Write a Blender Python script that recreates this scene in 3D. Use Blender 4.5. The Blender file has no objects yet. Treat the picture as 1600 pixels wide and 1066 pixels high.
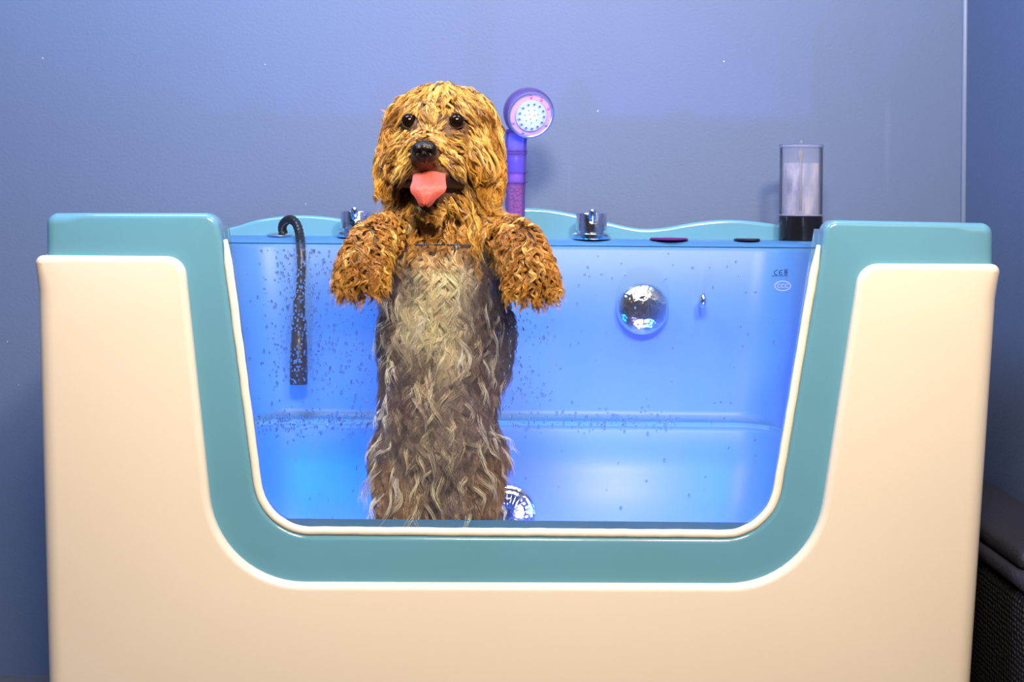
import bpy, bmesh, math, random
import numpy as np
from mathutils import Vector, Matrix, noise
from mathutils.bvhtree import BVHTree
from mathutils.geometry import delaunay_2d_cdt
random.seed(7); rng = np.random.default_rng(7)
sc = bpy.context.scene
col = sc.collection
PI = math.pi

# ------------------------------------------------------------------ camera
F = 2200.0; HZ = 318.0; ROLL = math.radians(0.5); CY = -2.2; CZ = 1.014
cd = bpy.data.cameras.new('camera'); cam = bpy.data.objects.new('camera', cd); col.objects.link(cam)
cd.sensor_width = 36; cd.lens = F / 1600 * 36; cd.shift_y = -(533 - HZ) / 1600; cd.clip_start = .02
ca, sa = math.cos(ROLL), math.sin(ROLL)
cam.matrix_world = Matrix(((ca, -sa, 0, 0), (0, 0, -1, CY), (sa, ca, 0, CZ), (0, 0, 0, 1)))
sc.camera = cam
def W(px, py, y=0.0):
    """point of the depth plane y seen at pixel px, py of the photograph"""
    u, v = px - 800, py - HZ
    k = (y - CY) / F
    return Vector(((u * ca + v * sa) * k, y, CZ + (u * sa - v * ca) * k))

# ------------------------------------------------------------------ light, exposure
sc.view_settings.view_transform = 'Standard'; sc.view_settings.look = 'None'
sc.view_settings.gamma = 1; sc.view_settings.use_curve_mapping = False
sc.view_settings.exposure = 0.0
sc.cycles.use_denoising = True
sc.cycles.max_bounces = 10; sc.cycles.transparent_max_bounces = 24
sc.cycles.sample_clamp_indirect = 6
w = bpy.data.worlds.new('world'); sc.world = w; w.use_nodes = True
w.node_tree.nodes['Background'].inputs[0].default_value = (.2, .25, .4, 1)
w.node_tree.nodes['Background'].inputs[1].default_value = .1
def area(name, loc, target, size, power, color, spread=180, size_y=None):
    l = bpy.data.lights.new(name, 'AREA'); l.energy = power; l.color = color; l.spread = math.radians(spread)
    if size_y: l.shape = 'RECTANGLE'; l.size = size; l.size_y = size_y
    else: l.shape = 'DISK'; l.size = size
    o = bpy.data.objects.new(name, l); col.objects.link(o)
    o.location = loc; o.rotation_euler = (Vector(target) - Vector(loc)).to_track_quat('-Z', 'Y').to_euler()
    return o
area('warm_ceiling_lamp', (.62, -1.9, 2.42), (.0, .3, 1.35), .30, 25, (1, .79, .53), spread=115)
area('warm_ceiling_lamp', (.0, -2.1, 2.42), (-.1, .3, 1.35), .5, 36, (1, .82, .62), spread=115)
area('added_cool_wall_wash', (-.7, -.15, 2.55), (-.6, .8, 1.6), .9, 62, (.42, .60, 1))  # this and the next: unseen cool lights added to brighten the upper back wall
area('added_cool_wall_wash', (.5, -.15, 2.55), (.4, .8, 1.6), .7, 26, (.60, .70, 1))
# the coloured lamps set into the inside of the tub front, under the glass
LEDS = [(-.43, .40, (.0, .24, 1), 3.0), (-.20, .40, (.04, .22, 1), 2.7), (.21, .40, (.34, .22, 1), 6.0), (.44, .40, (.06, .24, 1), 2.2)]

# ------------------------------------------------------------------ helpers
def mat(name, color, rough=.5, metal=0, spec=.5, emit=None, es=0, coat=0, noise_amt=0, noise_scale=30, bump=0, bump_scale=60, trans=0, ior=1.45, rough_noise=0):
    m = bpy.data.materials.new(name); m.use_nodes = True; nt = m.node_tree; b = nt.nodes['Principled BSDF']
    b.inputs['Base Color'].default_value = (*color, 1); b.inputs['Roughness'].default_value = rough
    b.inputs['Metallic'].default_value = metal; b.inputs['Specular IOR Level'].default_value = spec
    b.inputs['Coat Weight'].default_value = coat; b.inputs['Coat Roughness'].default_value = .04
    b.inputs['Transmission Weight'].default_value = trans; b.inputs['IOR'].default_value = ior
    if emit: b.inputs['Emission Color'].default_value = (*emit, 1); b.inputs['Emission Strength'].default_value = es
    tc = nt.nodes.new('ShaderNodeTexCoord')
    if noise_amt:
        n = nt.nodes.new('ShaderNodeTexNoise'); n.inputs['Scale'].default_value = noise_scale; n.inputs['Detail'].default_value = 5
        nt.links.new(tc.outputs['Object'], n.inputs['Vector'])
        h = nt.nodes.new('ShaderNodeMix'); h.data_type = 'RGBA'
        h.inputs[6].default_value = (*[c * (1 - noise_amt) for c in color], 1)
        h.inputs[7].default_value = (*[min(1, c * (1 + noise_amt)) for c in color], 1)
        nt.links.new(n.outputs['Fac'], h.inputs[0]); nt.links.new(h.outputs[2], b.inputs['Base Color'])
    if bump:
        n = nt.nodes.new('ShaderNodeTexNoise'); n.inputs['Scale'].default_value = bump_scale; n.inputs['Detail'].default_value = 4
        nt.links.new(tc.outputs['Object'], n.inputs['Vector'])
        bp = nt.nodes.new('ShaderNodeBump'); bp.inputs['Strength'].default_value = bump; bp.inputs['Distance'].default_value = .01
        nt.links.new(n.outputs['Fac'], bp.inputs['Height']); nt.links.new(bp.outputs[0], b.inputs['Normal'])
    return m
def obj(name, bm_or_me, m, parent=None, smooth=True, kind=None, label=None, loc=None):
    if isinstance(bm_or_me, bmesh.types.BMesh):
        me = bpy.data.meshes.new(name); bmesh.ops.recalc_face_normals(bm_or_me, faces=bm_or_me.faces)
        bm_or_me.to_mesh(me); bm_or_me.free()
    else: me = bm_or_me
    me.name = name
    if smooth is True or smooth is False:
        me.polygons.foreach_set('use_smooth', [bool(smooth)] * len(me.polygons))
    else:
        me.polygons.foreach_set('use_smooth', [True] * len(me.polygons)); me.set_sharp_from_angle(angle=math.radians(smooth))
    me.materials.clear()
    for k in (m if isinstance(m, (list, tuple)) else [m]): me.materials.append(k)
    o = bpy.data.objects.new(name, me); col.objects.link(o)
    if parent:
        o.parent = parent
        if parent.type == 'EMPTY': o.matrix_parent_inverse = Matrix.Translation(parent.location).inverted()
    if kind: o['kind'] = kind
    if label: o['label'] = label
    return o
def thing(name, label, cat, loc, group=None):
    o = bpy.data.objects.new(name, None); col.objects.link(o); o.location = loc; o.empty_display_size = .05
    o['label'] = label; o['category'] = cat
    if group: o['group'] = group
    return o
def bx(bm, x0, x1, y0, y1, z0, z1, bevel=0, seg=3):
    b2 = bmesh.new(); bmesh.ops.create_cube(b2, size=1)
    for v in b2.verts: v.co = Vector((x0 + (v.co.x + .5) * (x1 - x0), y0 + (v.co.y + .5) * (y1 - y0), z0 + (v.co.z + .5) * (z1 - z0)))
    if bevel: bmesh.ops.bevel(b2, geom=b2.edges[:], offset=bevel, segments=seg, affect='EDGES', profile=.5)
    add(bm, b2)
def add(bm, b2):
    me = bpy.data.meshes.new('t'); b2.to_mesh(me); b2.free(); bm.from_mesh(me); bpy.data.meshes.remove(me)
def lathe(bm, prof, origin, axis=(0, 0, 1), n=40, wob=None):
    """prof: list of (radius, height along axis)"""
    q = Vector(axis).normalized().to_track_quat('Z', 'Y').to_matrix(); o = Vector(origin)
    rings = []
    for r, h in prof:
        if r < 1e-6: rings.append([bm.verts.new(o + q @ Vector((0, 0, h)))])
        else:
            rings.append([bm.verts.new(o + q @ Vector(((r + (wob(k / n * 2 * PI, h) if wob else 0)) * math.cos(k / n * 2 * PI), (r + (wob(k / n * 2 * PI, h) if wob else 0)) * math.sin(k / n * 2 * PI), h))) for k in range(n)])
    for a, b in zip(rings, rings[1:]):
        for k in range(n):
            j = (k + 1) % n
            if len(a) == 1 and len(b) == 1: continue
            if len(a) == 1: bm.faces.new((a[0], b[k], b[j]))
            elif len(b) == 1: bm.faces.new((a[k], a[j], b[0]))
            else: bm.faces.new((a[k], a[j], b[j], b[k]))
def tube(bm, pts, rads, n=14, flat=1.0, flat_axis=None, closed=False):
    pts = [Vector(p) for p in pts]; rings = []
    up = None
    if not hasattr(rads, '__len__'): rads = [rads] * len(pts)
    for i, p in enumerate(pts):
        if closed: t = (pts[(i + 1) % len(pts)] - pts[i - 1]).normalized()
        else: t = (pts[min(i + 1, len(pts) - 1)] - pts[max(i - 1, 0)]).normalized()
        if up is None: up = t.orthogonal().normalized()
        if flat_axis is not None: up = Vector(flat_axis)
        a = (up - t * up.dot(t)).normalized(); up = a; b = t.cross(a)
        rings.append([bm.verts.new(p + (a * math.cos(k / n * 2 * PI) * flat + b * math.sin(k / n * 2 * PI)) * rads[i]) for k in range(n)])
    m_ = len(rings)
    for i in range(m_ if closed else m_ - 1):
        for k in range(n):
            j = (k + 1) % n; i2 = (i + 1) % m_
            bm.faces.new((rings[i][k], rings[i][j], rings[i2][j], rings[i2][k]))
    if not closed:
        bm.faces.new(rings[0]); bm.faces.new(rings[-1][::-1])
def catmull(P, n=8):
    P = [Vector(p) for p in P]; Q = [P[0] * 2 - P[1]] + P + [P[-1] * 2 - P[-2]]; out = []
    for i in range(1, len(Q) - 2):
        a, b, c, d = Q[i - 1:i + 3]
        for k in range(n):
            t = k / n
            out.append(.5 * (2 * b + (c - a) * t + (2 * a - 5 * b + 4 * c - d) * t * t + (3 * b - a - 3 * c + d) * t ** 3))
    out.append(P[-1]); return out
def fillet(P, closed=True, seg=10):
    """P: (px, py, radius) corners of an outline in photo pixels; returns dense 2-D points"""
    out = []; n = len(P)
    for i, (x, y, r) in enumerate(P):
        if r <= 0 or (not closed and i in (0, n - 1)): out.append(Vector((x, y))); continue
        c = Vector((x, y)); a = Vector(P[i - 1][:2]) - c; b = Vector(P[(i + 1) % n][:2]) - c
        la, lb = a.length, b.length; a.normalize(); b.normalize()
        ang = a.angle(b); d = min(r / math.tan(ang / 2), la * .49, lb * .49)
        rr = d * math.tan(ang / 2)
        ctr = c + (a + b).normalized() * (rr / math.sin(ang / 2))
        p0, p1 = c + a * d, c + b * d
        v0, v1 = p0 - ctr, p1 - ctr
        tot = v0.angle(v1)
        for k in range(seg + 1):
            t = k / seg; s = math.sin(tot)
            out.append(ctr + (v0 * math.sin((1 - t) * tot) + v1 * math.sin(t * tot)) / s if s > 1e-5 else p0.lerp(p1, t))
    return out
def densify(P, step):
    out = []
    for i in range(len(P)):
        a, b = P[i], P[(i + 1) % len(P)]; n = max(1, int((b - a).length / step))
        out += [a.lerp(b, k / n) for k in range(n)]
    return out
def plate(bm, P2, y0, y1, rad, back=None, seg=5, dens=.03):
    """solid plate from an outline (x,z) between depths y0 (front) and y1; rad(x,z) front rounding; back rounding"""
    pts = densify([Vector(p) for p in P2], dens)
    pts = [p for i, p in enumerate(pts) if (p - pts[i - 1]).length > 2e-4]
    area2 = sum(pts[i].x * pts[(i + 1) % len(pts)].y - pts[(i + 1) % len(pts)].x * pts[i].y for i in range(len(pts)))
    if area2 < 0: pts = pts[::-1]
    n = len(pts); nr = []
    for i in range(n):
        e0 = (pts[i] - pts[i - 1]).normalized(); e1 = (pts[(i + 1) % n] - pts[i]).normalized()
        n0 = Vector((-e0.y, e0.x)); n1 = Vector((-e1.y, e1.x)); m = (n0 + n1)
        m.normalize(); nr.append(m / max(.6, m.dot(n0)))
    R = [rad(p.x, p.y) for p in pts]
    rings = []
    def ring(offf, yy): rings.append([bm.verts.new((pts[i].x + nr[i].x * offf(i), yy(i), pts[i].y + nr[i].y * offf(i))) for i in range(n)])
    for k in range(seg + 1):
        th = PI / 2 * k / seg
        ring(lambda i: R[i] * (1 - math.sin(th)), lambda i: y0 + R[i] * (1 - math.cos(th)))
    if back:
        for k in range(seg + 1):
            th = PI / 2 * k / seg
            ring(lambda i: back * (1 - math.cos(th)), lambda i: y1 - back * (1 - math.sin(th)))
    else: ring(lambda i: 0, lambda i: y1)
    for a, b in zip(rings, rings[1:]):
        for i in range(n):
            j = (i + 1) % n; bm.faces.new((a[i], a[j], b[j], b[i]))
    for rg in (rings[0], rings[-1]):
        co = [Vector((v.co.x, v.co.z)) for v in rg]
        vv, _, ff, ov, _, _ = delaunay_2d_cdt(co, [], [list(range(n))], 1, 1e-7)
        mp = [rg[o[0]] if o else bm.verts.new((v.x, rg[0].co.y, v.y)) for v, o in zip(vv, ov)]
        for f in ff:
            try: bm.faces.new([mp[i] for i in f])
            except ValueError: pass
def P2(pix, y):
    return [Vector((W(p[0], p[1], y).x, W(p[0], p[1], y).z)) for p in pix]

# ------------------------------------------------------------------ materials
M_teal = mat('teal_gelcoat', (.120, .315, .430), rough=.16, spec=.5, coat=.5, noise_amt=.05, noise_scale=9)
M_white = mat('cream_white_acrylic', (.79, .70, .575), rough=.22, spec=.5, coat=.25, noise_amt=.012, noise_scale=4)
M_seal = mat('cream_silicone', (.86, .80, .68), rough=.45, noise_amt=.05, noise_scale=40)
M_chrome = mat('chrome', (.82, .83, .86), rough=.07, metal=1, bump=.12, bump_scale=260)
M_black = mat('black_rubber', (.012, .012, .014), rough=.32, bump=.1, bump_scale=120)
M_dark = mat('dark_plastic', (.02, .02, .03), rough=.25, noise_amt=.3)
M_purple = mat('purple_plastic', (.10, .01, .13), rough=.25)

def glass_mat(name, tint, haze, haze_col, patch=0, film_scale=3, gloss_rough=.02, ior=1.35):
    m = bpy.data.materials.new(name); m.use_nodes = True; nt = m.node_tree; nt.nodes.clear(); N = nt.nodes.new; L = nt.links.new
    out = N('ShaderNodeOutputMaterial'); tr = N('ShaderNodeBsdfTransparent'); tr.inputs[0].default_value = (*tint, 1)
    gl = N('ShaderNodeBsdfGlossy'); gl.inputs['Roughness'].default_value = gloss_rough
    fr = N('ShaderNodeFresnel'); fr.inputs[0].default_value = ior
    geo = N('ShaderNodeNewGeometry')
    mx = N('ShaderNodeMixShader'); L(fr.outputs[0], mx.inputs[0]); L(tr.outputs[0], mx.inputs[1]); L(gl.outputs[0], mx.inputs[2])
    df = N('ShaderNodeBsdfDiffuse'); df.inputs[0].default_value = (*haze_col, 1)
    tl = N('ShaderNodeBsdfTranslucent'); tl.inputs[0].default_value = (*haze_col, 1)
    m2 = N('ShaderNodeMixShader'); m2.inputs[0].default_value = .5; L(df.outputs[0], m2.inputs[1]); L(tl.outputs[0], m2.inputs[2])
    m3 = N('ShaderNodeMixShader'); L(mx.outputs[0], m3.inputs[1]); L(m2.outputs[0], m3.inputs[2])
    tc = N('ShaderNodeTexCoord'); no = N('ShaderNodeTexNoise'); no.inputs['Scale'].default_value = film_scale; no.inputs['Detail'].default_value = 6
    mp = N('ShaderNodeMapping'); mp.inputs['Scale'].default_value = (3, 1, .8); L(tc.outputs['Object'], mp.inputs[0]); L(mp.outputs[0], no.inputs['Vector'])
    rp = N('ShaderNodeMapRange'); rp.inputs[1].default_value = .4; rp.inputs[2].default_value = .75
    rp.inputs[3].default_value = haze; rp.inputs[4].default_value = haze + patch
    L(no.outputs['Fac'], rp.inputs[0]); L(rp.outputs[0], m3.inputs[0]); L(m3.outputs[0], out.inputs[0])
    return m
M_glass = glass_mat('wet_clear_glass', (.965, .985, .985), .02, (.72, .74, .92), patch=.035, film_scale=6, ior=1.25)
M_acryl = glass_mat('clear_acrylic', (.985, .985, .99), .07, (.8, .8, .9), patch=.0, ior=1.14)
M_foam = glass_mat('milky_soap_film', (1, 1, 1), .08, (.92, .88, .97), patch=.8, film_scale=16)
M_drop = mat('water', (1, 1, 1), rough=.02, trans=1, ior=1.33)

# ------------------------------------------------------------------ the room
def wall_mat():
    m = mat('blue_grey_wall_paint', (.20, .24, .43), rough=.55, spec=.35)
    nt = m.node_tree; N = nt.nodes.new; L = nt.links.new; b = nt.nodes['Principled BSDF']
    tc = N('ShaderNodeTexCoord')
    n1 = N('ShaderNodeTexNoise'); n1.inputs['Scale'].default_value = 1.6; n1.inputs['Detail'].default_value = 6; L(tc.outputs['Object'], n1.inputs['Vector'])
    mp = N('ShaderNodeMapping'); mp.inputs['Scale'].default_value = (28, 28, 1.1); L(tc.outputs['Object'], mp.inputs[0])
    n2 = N('ShaderNodeTexNoise'); n2.inputs['Scale'].default_value = 1.0; n2.inputs['Detail'].default_value = 3; L(mp.outputs[0], n2.inputs['Vector'])
    r2 = N('ShaderNodeMapRange'); r2.inputs[1].default_value = .70; r2.inputs[2].default_value = .78; L(n2.outputs['Fac'], r2.inputs[0])
    mx = N('ShaderNodeMix'); mx.data_type = 'RGBA'; mx.inputs[6].default_value = (.100, .148, .265, 1); mx.inputs[7].default_value = (.122, .170, .292, 1)
    L(n1.outputs['Fac'], mx.inputs[0])
    m2 = N('ShaderNodeMix'); m2.data_type = 'RGBA'; m2.inputs[7].default_value = (.16, .215, .36, 1); L(mx.outputs[2], m2.inputs[6])
    ml = N('ShaderNodeMath'); ml.operation = 'MULTIPLY'; ml.inputs[1].default_value = .35; L(r2.outputs[0], ml.inputs[0]); L(ml.outputs[0], m2.inputs[0])
    vo = N('ShaderNodeTexVoronoi'); vo.inputs['Scale'].default_value = 15; L(tc.outputs['Object'], vo.inputs['Vector'])
    lt = N('ShaderNodeMath'); lt.operation = 'LESS_THAN'; lt.inputs[1].default_value = .022; L(vo.outputs['Distance'], lt.inputs[0])
    m3 = N('ShaderNodeMix'); m3.data_type = 'RGBA'; m3.inputs[7].default_value = (.62, .64, .8, 1); L(m2.outputs[2], m3.inputs[6]); L(lt.outputs[0], m3.inputs[0])
    L(m3.outputs[2], b.inputs['Base Color'])
    bn = N('ShaderNodeTexNoise'); bn.inputs['Scale'].default_value = 160; L(tc.outputs['Object'], bn.inputs['Vector'])
    bp = N('ShaderNodeBump'); bp.inputs['Strength'].default_value = .15; bp.inputs['Distance'].default_value = .004; L(bn.outputs['Fac'], bp.inputs['Height']); L(bp.outputs[0], b.inputs['Normal'])
    return m
M_wall = wall_mat()
M_ceil = mat('ceiling_paint', (.55, .55, .56), rough=.8, noise_amt=.04)
M_floor = mat('grey_floor_tile', (.12, .12, .13), rough=.4, noise_amt=.2)
YB = .80; XR = W(1507, 340, YB).x; XL = -1.9; YF = -3.4; ZC = 2.6
def slab(name, *a, m=None):
    bm = bmesh.new(); bx(bm, *a); return obj(name, bm, m, smooth=False, kind='structure')
slab('wall_back', XL - .1, XR + .1, YB, YB + .1, 0, ZC, m=M_wall)
slab('wall_right', XR, XR + .1, YF, YB, 0, ZC, m=M_wall)
slab('wall_left', XL - .1, XL, YF, YB, 0, ZC, m=M_wall)
slab('wall_front', XL - .1, XR + .1, YF - .1, YF, 0, ZC, m=M_wall)
slab('floor', XL - .1, XR + .1, YF - .1, YB + .1, -.1, 0, m=M_floor)
slab('ceiling', XL - .1, XR + .1, YF - .1, YB + .1, ZC, ZC + .1, m=M_ceil)
bm = bmesh.new(); tube(bm, [(XR - .003, YB - .003, .0), (XR - .003, YB - .003, ZC)], .006, n=10)
obj('trim_1', bm, mat('corner_sealant', (.19, .24, .37), rough=.4), kind='structure')

# ------------------------------------------------------------------ the tub
TX = W(809, 700).x
tub = thing('dog_bath', 'white and teal dog spa bath with a glass front and blue lights inside', 'bath', (TX, .3, 0))
# window line (centre of the cream seal), front view
WIN = [(352, 374, 0), (409, 762, 75), (446, 829, 60), (1168, 836, 60), (1208, 762, 75), (1279, 383, 0)]
win = fillet([(352, 374, 0), (412, 829, 85), (1203, 835, 85), (1279, 383, 0)], closed=False, seg=18)
# teal front frame
def offset_open(pts, d):
    out = []
    for i, p in enumerate(pts):
        t = (pts[min(i + 1, len(pts) - 1)] - pts[max(i - 1, 0)]).normalized()
        out.append(p + Vector((-t.y, t.x)) * d)
    return out
inner = offset_open(win, 9)           # outwards from the window
outl = fillet([(150, 1000, 0), (100, 800, 0), (66, 420, 0), (65, 333, 18), (334, 333, 26), (inner[0].x, inner[0].y - 2, 14)], closed=False)
outl += inner
outl += fillet([(inner[-1].x, inner[-1].y - 3, 0), (1293, 344, 26), (1559, 349, 18), (1559, 430, 0), (1510, 800, 0), (1460, 1000, 0)], closed=False)
def rad_teal(x, z):
    return .016 if abs(x - TX) > .70 else .010
bm = bmesh.new(); plate(bm, P2(outl, 0), .012, .062, rad_teal, back=.012, dens=.02)
# ears run back and fall to the rim on either side
for sx, e0, e1, top in ((-1, 72, 322, 338), (1, 1304, 1552, 350)):
    xa, xb = sorted((W(e0, top).x, W(e1, top).x)); zt = W(e0, top).z
    prof = [(.05, zt), (.09, zt - .004), (.13, zt - .022), (.17, zt - .045), (.22, .944), (.70, .944), (.70, .80), (.115, .80), (.05, .80)]
    b2 = bmesh.new()
    xc = TX - .575 if sx < 0 else TX + .575
    A = [b2.verts.new((max(xa, xc) if sx > 0 and y > .1 else xa, y, z)) for y, z in prof]; B = [b2.verts.new((min(xb, xc) if sx < 0 and y > .1 else xb, y, z)) for y, z in prof]
    b2.faces.new(A); b2.faces.new(B[::-1])
    for k in range(len(prof)): j = (k + 1) % len(prof); b2.faces.new((A[k], B[k], B[j], A[j]))
    bmesh.ops.recalc_face_normals(b2, faces=b2.faces)
    bmesh.ops.bevel(b2, geom=b2.edges[:], offset=.01, segments=3, affect='EDGES', profile=.5)
    add(bm, b2)
obj('front_frame', bm, M_teal, tub, smooth=40)
# jamb behind the frame, one step in and a little lower
jin = offset_open(win, -1); jout = offset_open(win, 80)
bm = bmesh.new()
jo = [Vector((p.x, max(p.y, 350))) for p in jin] + [Vector((p.x, min(858, max(p.y, 350)))) for p in jout[::-1]]
jo[0] = Vector((351, 352)); jo[len(jin) - 1] = Vector((1279, 358))
plate(bm, P2(jo, .06), .050, .10, lambda x, z: .004, back=.006, dens=.05)
obj('door_jamb', bm, M_teal, tub, smooth=40)
# white skirt
outer = fillet([(76, 1290, 0), (52, 399, 14), (286, 401, 32), (340, 912, 150), (1268, 915, 150), (1345, 412, 36), (1566, 413, 14), (1508, 1292, 0)], closed=True, seg=14)
def rad_white(x, z):
    d = min(abs(x - (W(60, 700).x)), abs(x - W(1550, 700).x))
    return .045 if d < .05 and z < .925 else (.02 if d < .05 else .009)
bm = bmesh.new(); plate(bm, P2(outer, 0), -.004, .05, lambda x, z: .011 if abs(x - TX) < .69 else .011 + .019 * min(1, max(0, (.925 - z) / .05)), dens=.02, seg=7)
for s in (-1, 1):
    x_o = (W(52, 399).x if s < 0 else W(1566, 413).x); x_b = (W(76, 1290).x if s < 0 else W(1508, 1292).x)
    zt = W(52, 399).z if s < 0 else W(1566, 413).z
    b2 = bmesh.new()
    c = [(x_o, zt), (x_b, .045), (x_b - s * .03, .045), (x_o - s * .03, zt)]
    A = [b2.verts.new((x, .03, z)) for x, z in c]; B = [b2.verts.new((x, .72, z)) for x, z in c]
    b2.faces.new(A); b2.faces.new(B[::-1])
    for k in range(4): j = (k + 1) % 4; b2.faces.new((A[k], B[k], B[j], A[j]))
    bmesh.ops.recalc_face_normals(b2, faces=b2.faces)
    bmesh.ops.bevel(b2, geom=b2.edges[:], offset=.008, segments=3, affect='EDGES'); add(bm, b2)
bx(bm, W(76, 1290).x + .01, W(1508, 1290).x - .01, .69, .72, .045, .93, .006)
obj('outer_skirt', bm, M_white, tub, smooth=40)
bm = bmesh.new()
# seal bead
bm = bmesh.new()
sp = densify(win, 12)[:-1]
sp = [p for p in sp]
seal = []
for p in fillet([(352, 374, 0), (412, 829, 85), (1203, 835, 85), (1279, 383, 0)], closed=False, seg=24): seal.append(W(p.x, p.y, .018))
sd = []
for a, b in zip(seal, seal[1:]):
    n = max(1, int((b - a).length / .012)); sd += [a.lerp(b, k / n) + Vector((noise.noise(a.lerp(b, k / n) * 40) * .0008, 0, noise.noise(a.lerp(b, k / n) * 55) * .0008)) for k in range(n)]
sd.append(seal[-1])
tube(bm, sd, [.0066 * (1 if min(i, len(sd) - 1 - i) > 3 else .45 + .18 * min(i, len(sd) - 1 - i)) for i in range(len(sd))], n=12)
obj('door_seal', bm, M_seal, tub)
# glass pane
GT = (W(352, 379, .024).z, W(1279, 387, .024).z)
gw = [(352, 379, 0), (412, 829, 85), (1203, 835, 85), (1279, 387, 0)]
gp = P2(fillet(gw, closed=False, seg=16), .024)
bm = bmesh.new(); plate(bm, gp, .021, .029, lambda x, z: .0006, seg=1, dens=.2)
glass = obj('glass_pane', bm, M_glass, tub, smooth=20)
# polished top edge of the pane
bm = bmesh.new(); a, b = W(352, 379.6, .025), W(1279, 387.6, .025)
tube(bm, [a, b], .0009, n=8); obj('pane_edge', bm, mat('green_glass_edge', (.02, .13, .30), rough=.1), glass)

# interior shell (cavity with ledge), deck round it
def rrect(x0, x1, y0, y1, r, z, n=7):
    out = []
    for cx, cy, a0 in ((x1 - r, y1 - r, 0), (x0 + r, y1 - r, 90), (x0 + r, y0 + r, 180), (x1 - r, y0 + r, 270)):
        q = r if a0 < 180 else .012
        cx = cx + (r - q) * (1 if a0 == 270 else -1 if a0 == 180 else 0); cy = cy - (r - q) * (1 if a0 >= 180 else 0)
        for k in range(n + 1):
            a = math.radians(a0 + 90 * k / n); out.append(Vector((cx + q * math.cos(a), cy + q * math.sin(a), z)))
    return out
ZD = W(900, 373.5, .60).z; ZL = W(900, 662, .50).z; ZF = .33
YW = .555; YLW = .497
def lev(z): return (z - ZF) / (ZD - ZF)
def xw(z): return (-.465 - .08 * lev(z), .475 + .085 * lev(z))
L_ = []
def L(z, yb, inset=0, yf=.060, r=.085): x = xw(z); L_.append(rrect(x[0] + inset, x[1] - inset, yf + inset * .0, yb - inset, r, z))
L(ZD, YW + .030, -.020); L(ZD - .004, YW + .012, -.008); L(ZD - .012, YW + .003, -.002); L(ZD - .022, YW)
L((ZD + ZL) / 2, YW - .005);  L(ZL + .02, YW - .010); L(ZL + .006, YW - .014); L(ZL, YW - .026, 0)
L(ZL - .001, YLW + .018); L(ZL - .005, YLW + .006); L(ZL - .014, YLW); L(.505, YLW - .002); L(.500, YLW - .002); L((ZL + ZF) / 2, YLW - .005); L(ZF + .05, YLW - .012); L(ZF + .015, YLW - .025, .012); L(ZF, YLW - .05, .045)
bm = bmesh.new(); rings = [[bm.verts.new(p) for p in l] for l in L_]
n = len(rings[0])
for a, b in zip(rings, rings[1:]):
    for i in range(n):
        j = (i + 1) % n
        if b[i].co.y < .075 and b[j].co.y < .075 and b[i].co.z > .502: continue
        bm.faces.new((a[i], a[j], b[j], b[i]))
bm.faces.new(rings[-1])
# deck: ring of faces from cavity mouth to the outside, and outer shell
XO = (W(90, 400).x, W(1540, 400).x)
def outring(z, ins=0):
    out = []
    for p in L_[0]:
        d = Vector((p.x - TX, p.y - .33, 0)); hx = (XO[1] - XO[0]) / 2 - ins; hy0, hy1 = .33 - .055, .70 - .33
        sx = hx / abs(d.x) if abs(d.x) > 1e-6 else 1e9; sy = (hy1 if d.y > 0 else hy0) / abs(d.y) if abs(d.y) > 1e-6 else 1e9
        s = min(sx, sy); out.append(Vector((TX + d.x * s, .33 + d.y * s, z)))
    return out
o1 = [bm.verts.new(p) for p in outring(ZD)]; o2 = [bm.verts.new(p) for p in outring(.30)]
for i in range(n):
    j = (i + 1) % n; bm.faces.new((rings[0][i], rings[0][j], o1[j], o1[i])) if L_[0][i].y > .12 or L_[0][j].y > .12 else None
shell = bm
so_ = obj('tub_shell', bm, mat('teal_gelcoat_blue_lit', (.055, .19, .42), rough=.42, spec=.5, noise_amt=.04, noise_scale=7), tub, smooth=50)  # same gelcoat as the frame, with the blue inside light put into its colour
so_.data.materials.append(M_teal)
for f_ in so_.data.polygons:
    if abs(f_.normal.z) > .9 and abs(f_.center.z - ZL) < .02: f_.material_index = 1  # ledge top recoloured greener: its shade from the blue lamps is in the colour
# front interior lip between cavity and jamb sits under the glass
bm = bmesh.new(); bx(bm, -.46, .47, .052, .0615, .30, W(800, 838, .06).z, .003)
obj('inner_front_wall', bm, M_teal, tub, smooth=40)
# backsplash with a wavy top
wave = [(180, 372), (260, 366), (352, 357), (400, 344), (440, 338), (475, 336.5), (520, 340), (560, 348), (600, 356), (640, 357), (690, 346), (740, 333), (790, 326), (835, 325), (870, 329), (910, 337),
        (950, 347), (985, 355), (1010, 357.5), (1040, 355.5), (1080, 348.5), (1120, 344), (1155, 344), (1195, 348), (1235, 354), (1300, 362), (1380, 370)]
wv = catmull([(a, b, 0) for a, b in wave], 5)
bo = P2([(p.x, p.y) for p in wv], .665)
bo += [Vector((bo[-1].x, ZD - .10)), Vector((bo[0].x, ZD - .10))]
bm = bmesh.new(); plate(bm, bo, .662, .705, lambda x, z: .0075, back=.005, dens=.05)
obj('backsplash', bm, M_teal, tub, smooth=40)
for sx in (-1, 1):
    for yy in (.09, .64):
        bm = bmesh.new(); lathe(bm, [(.0, 0), (.03, 0), (.03, .012), (.018, .02), (.018, .05), (0, .05)], (TX + sx * .62, yy, 0))
        obj('foot', bm, M_dark, tub, smooth=40)

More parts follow.
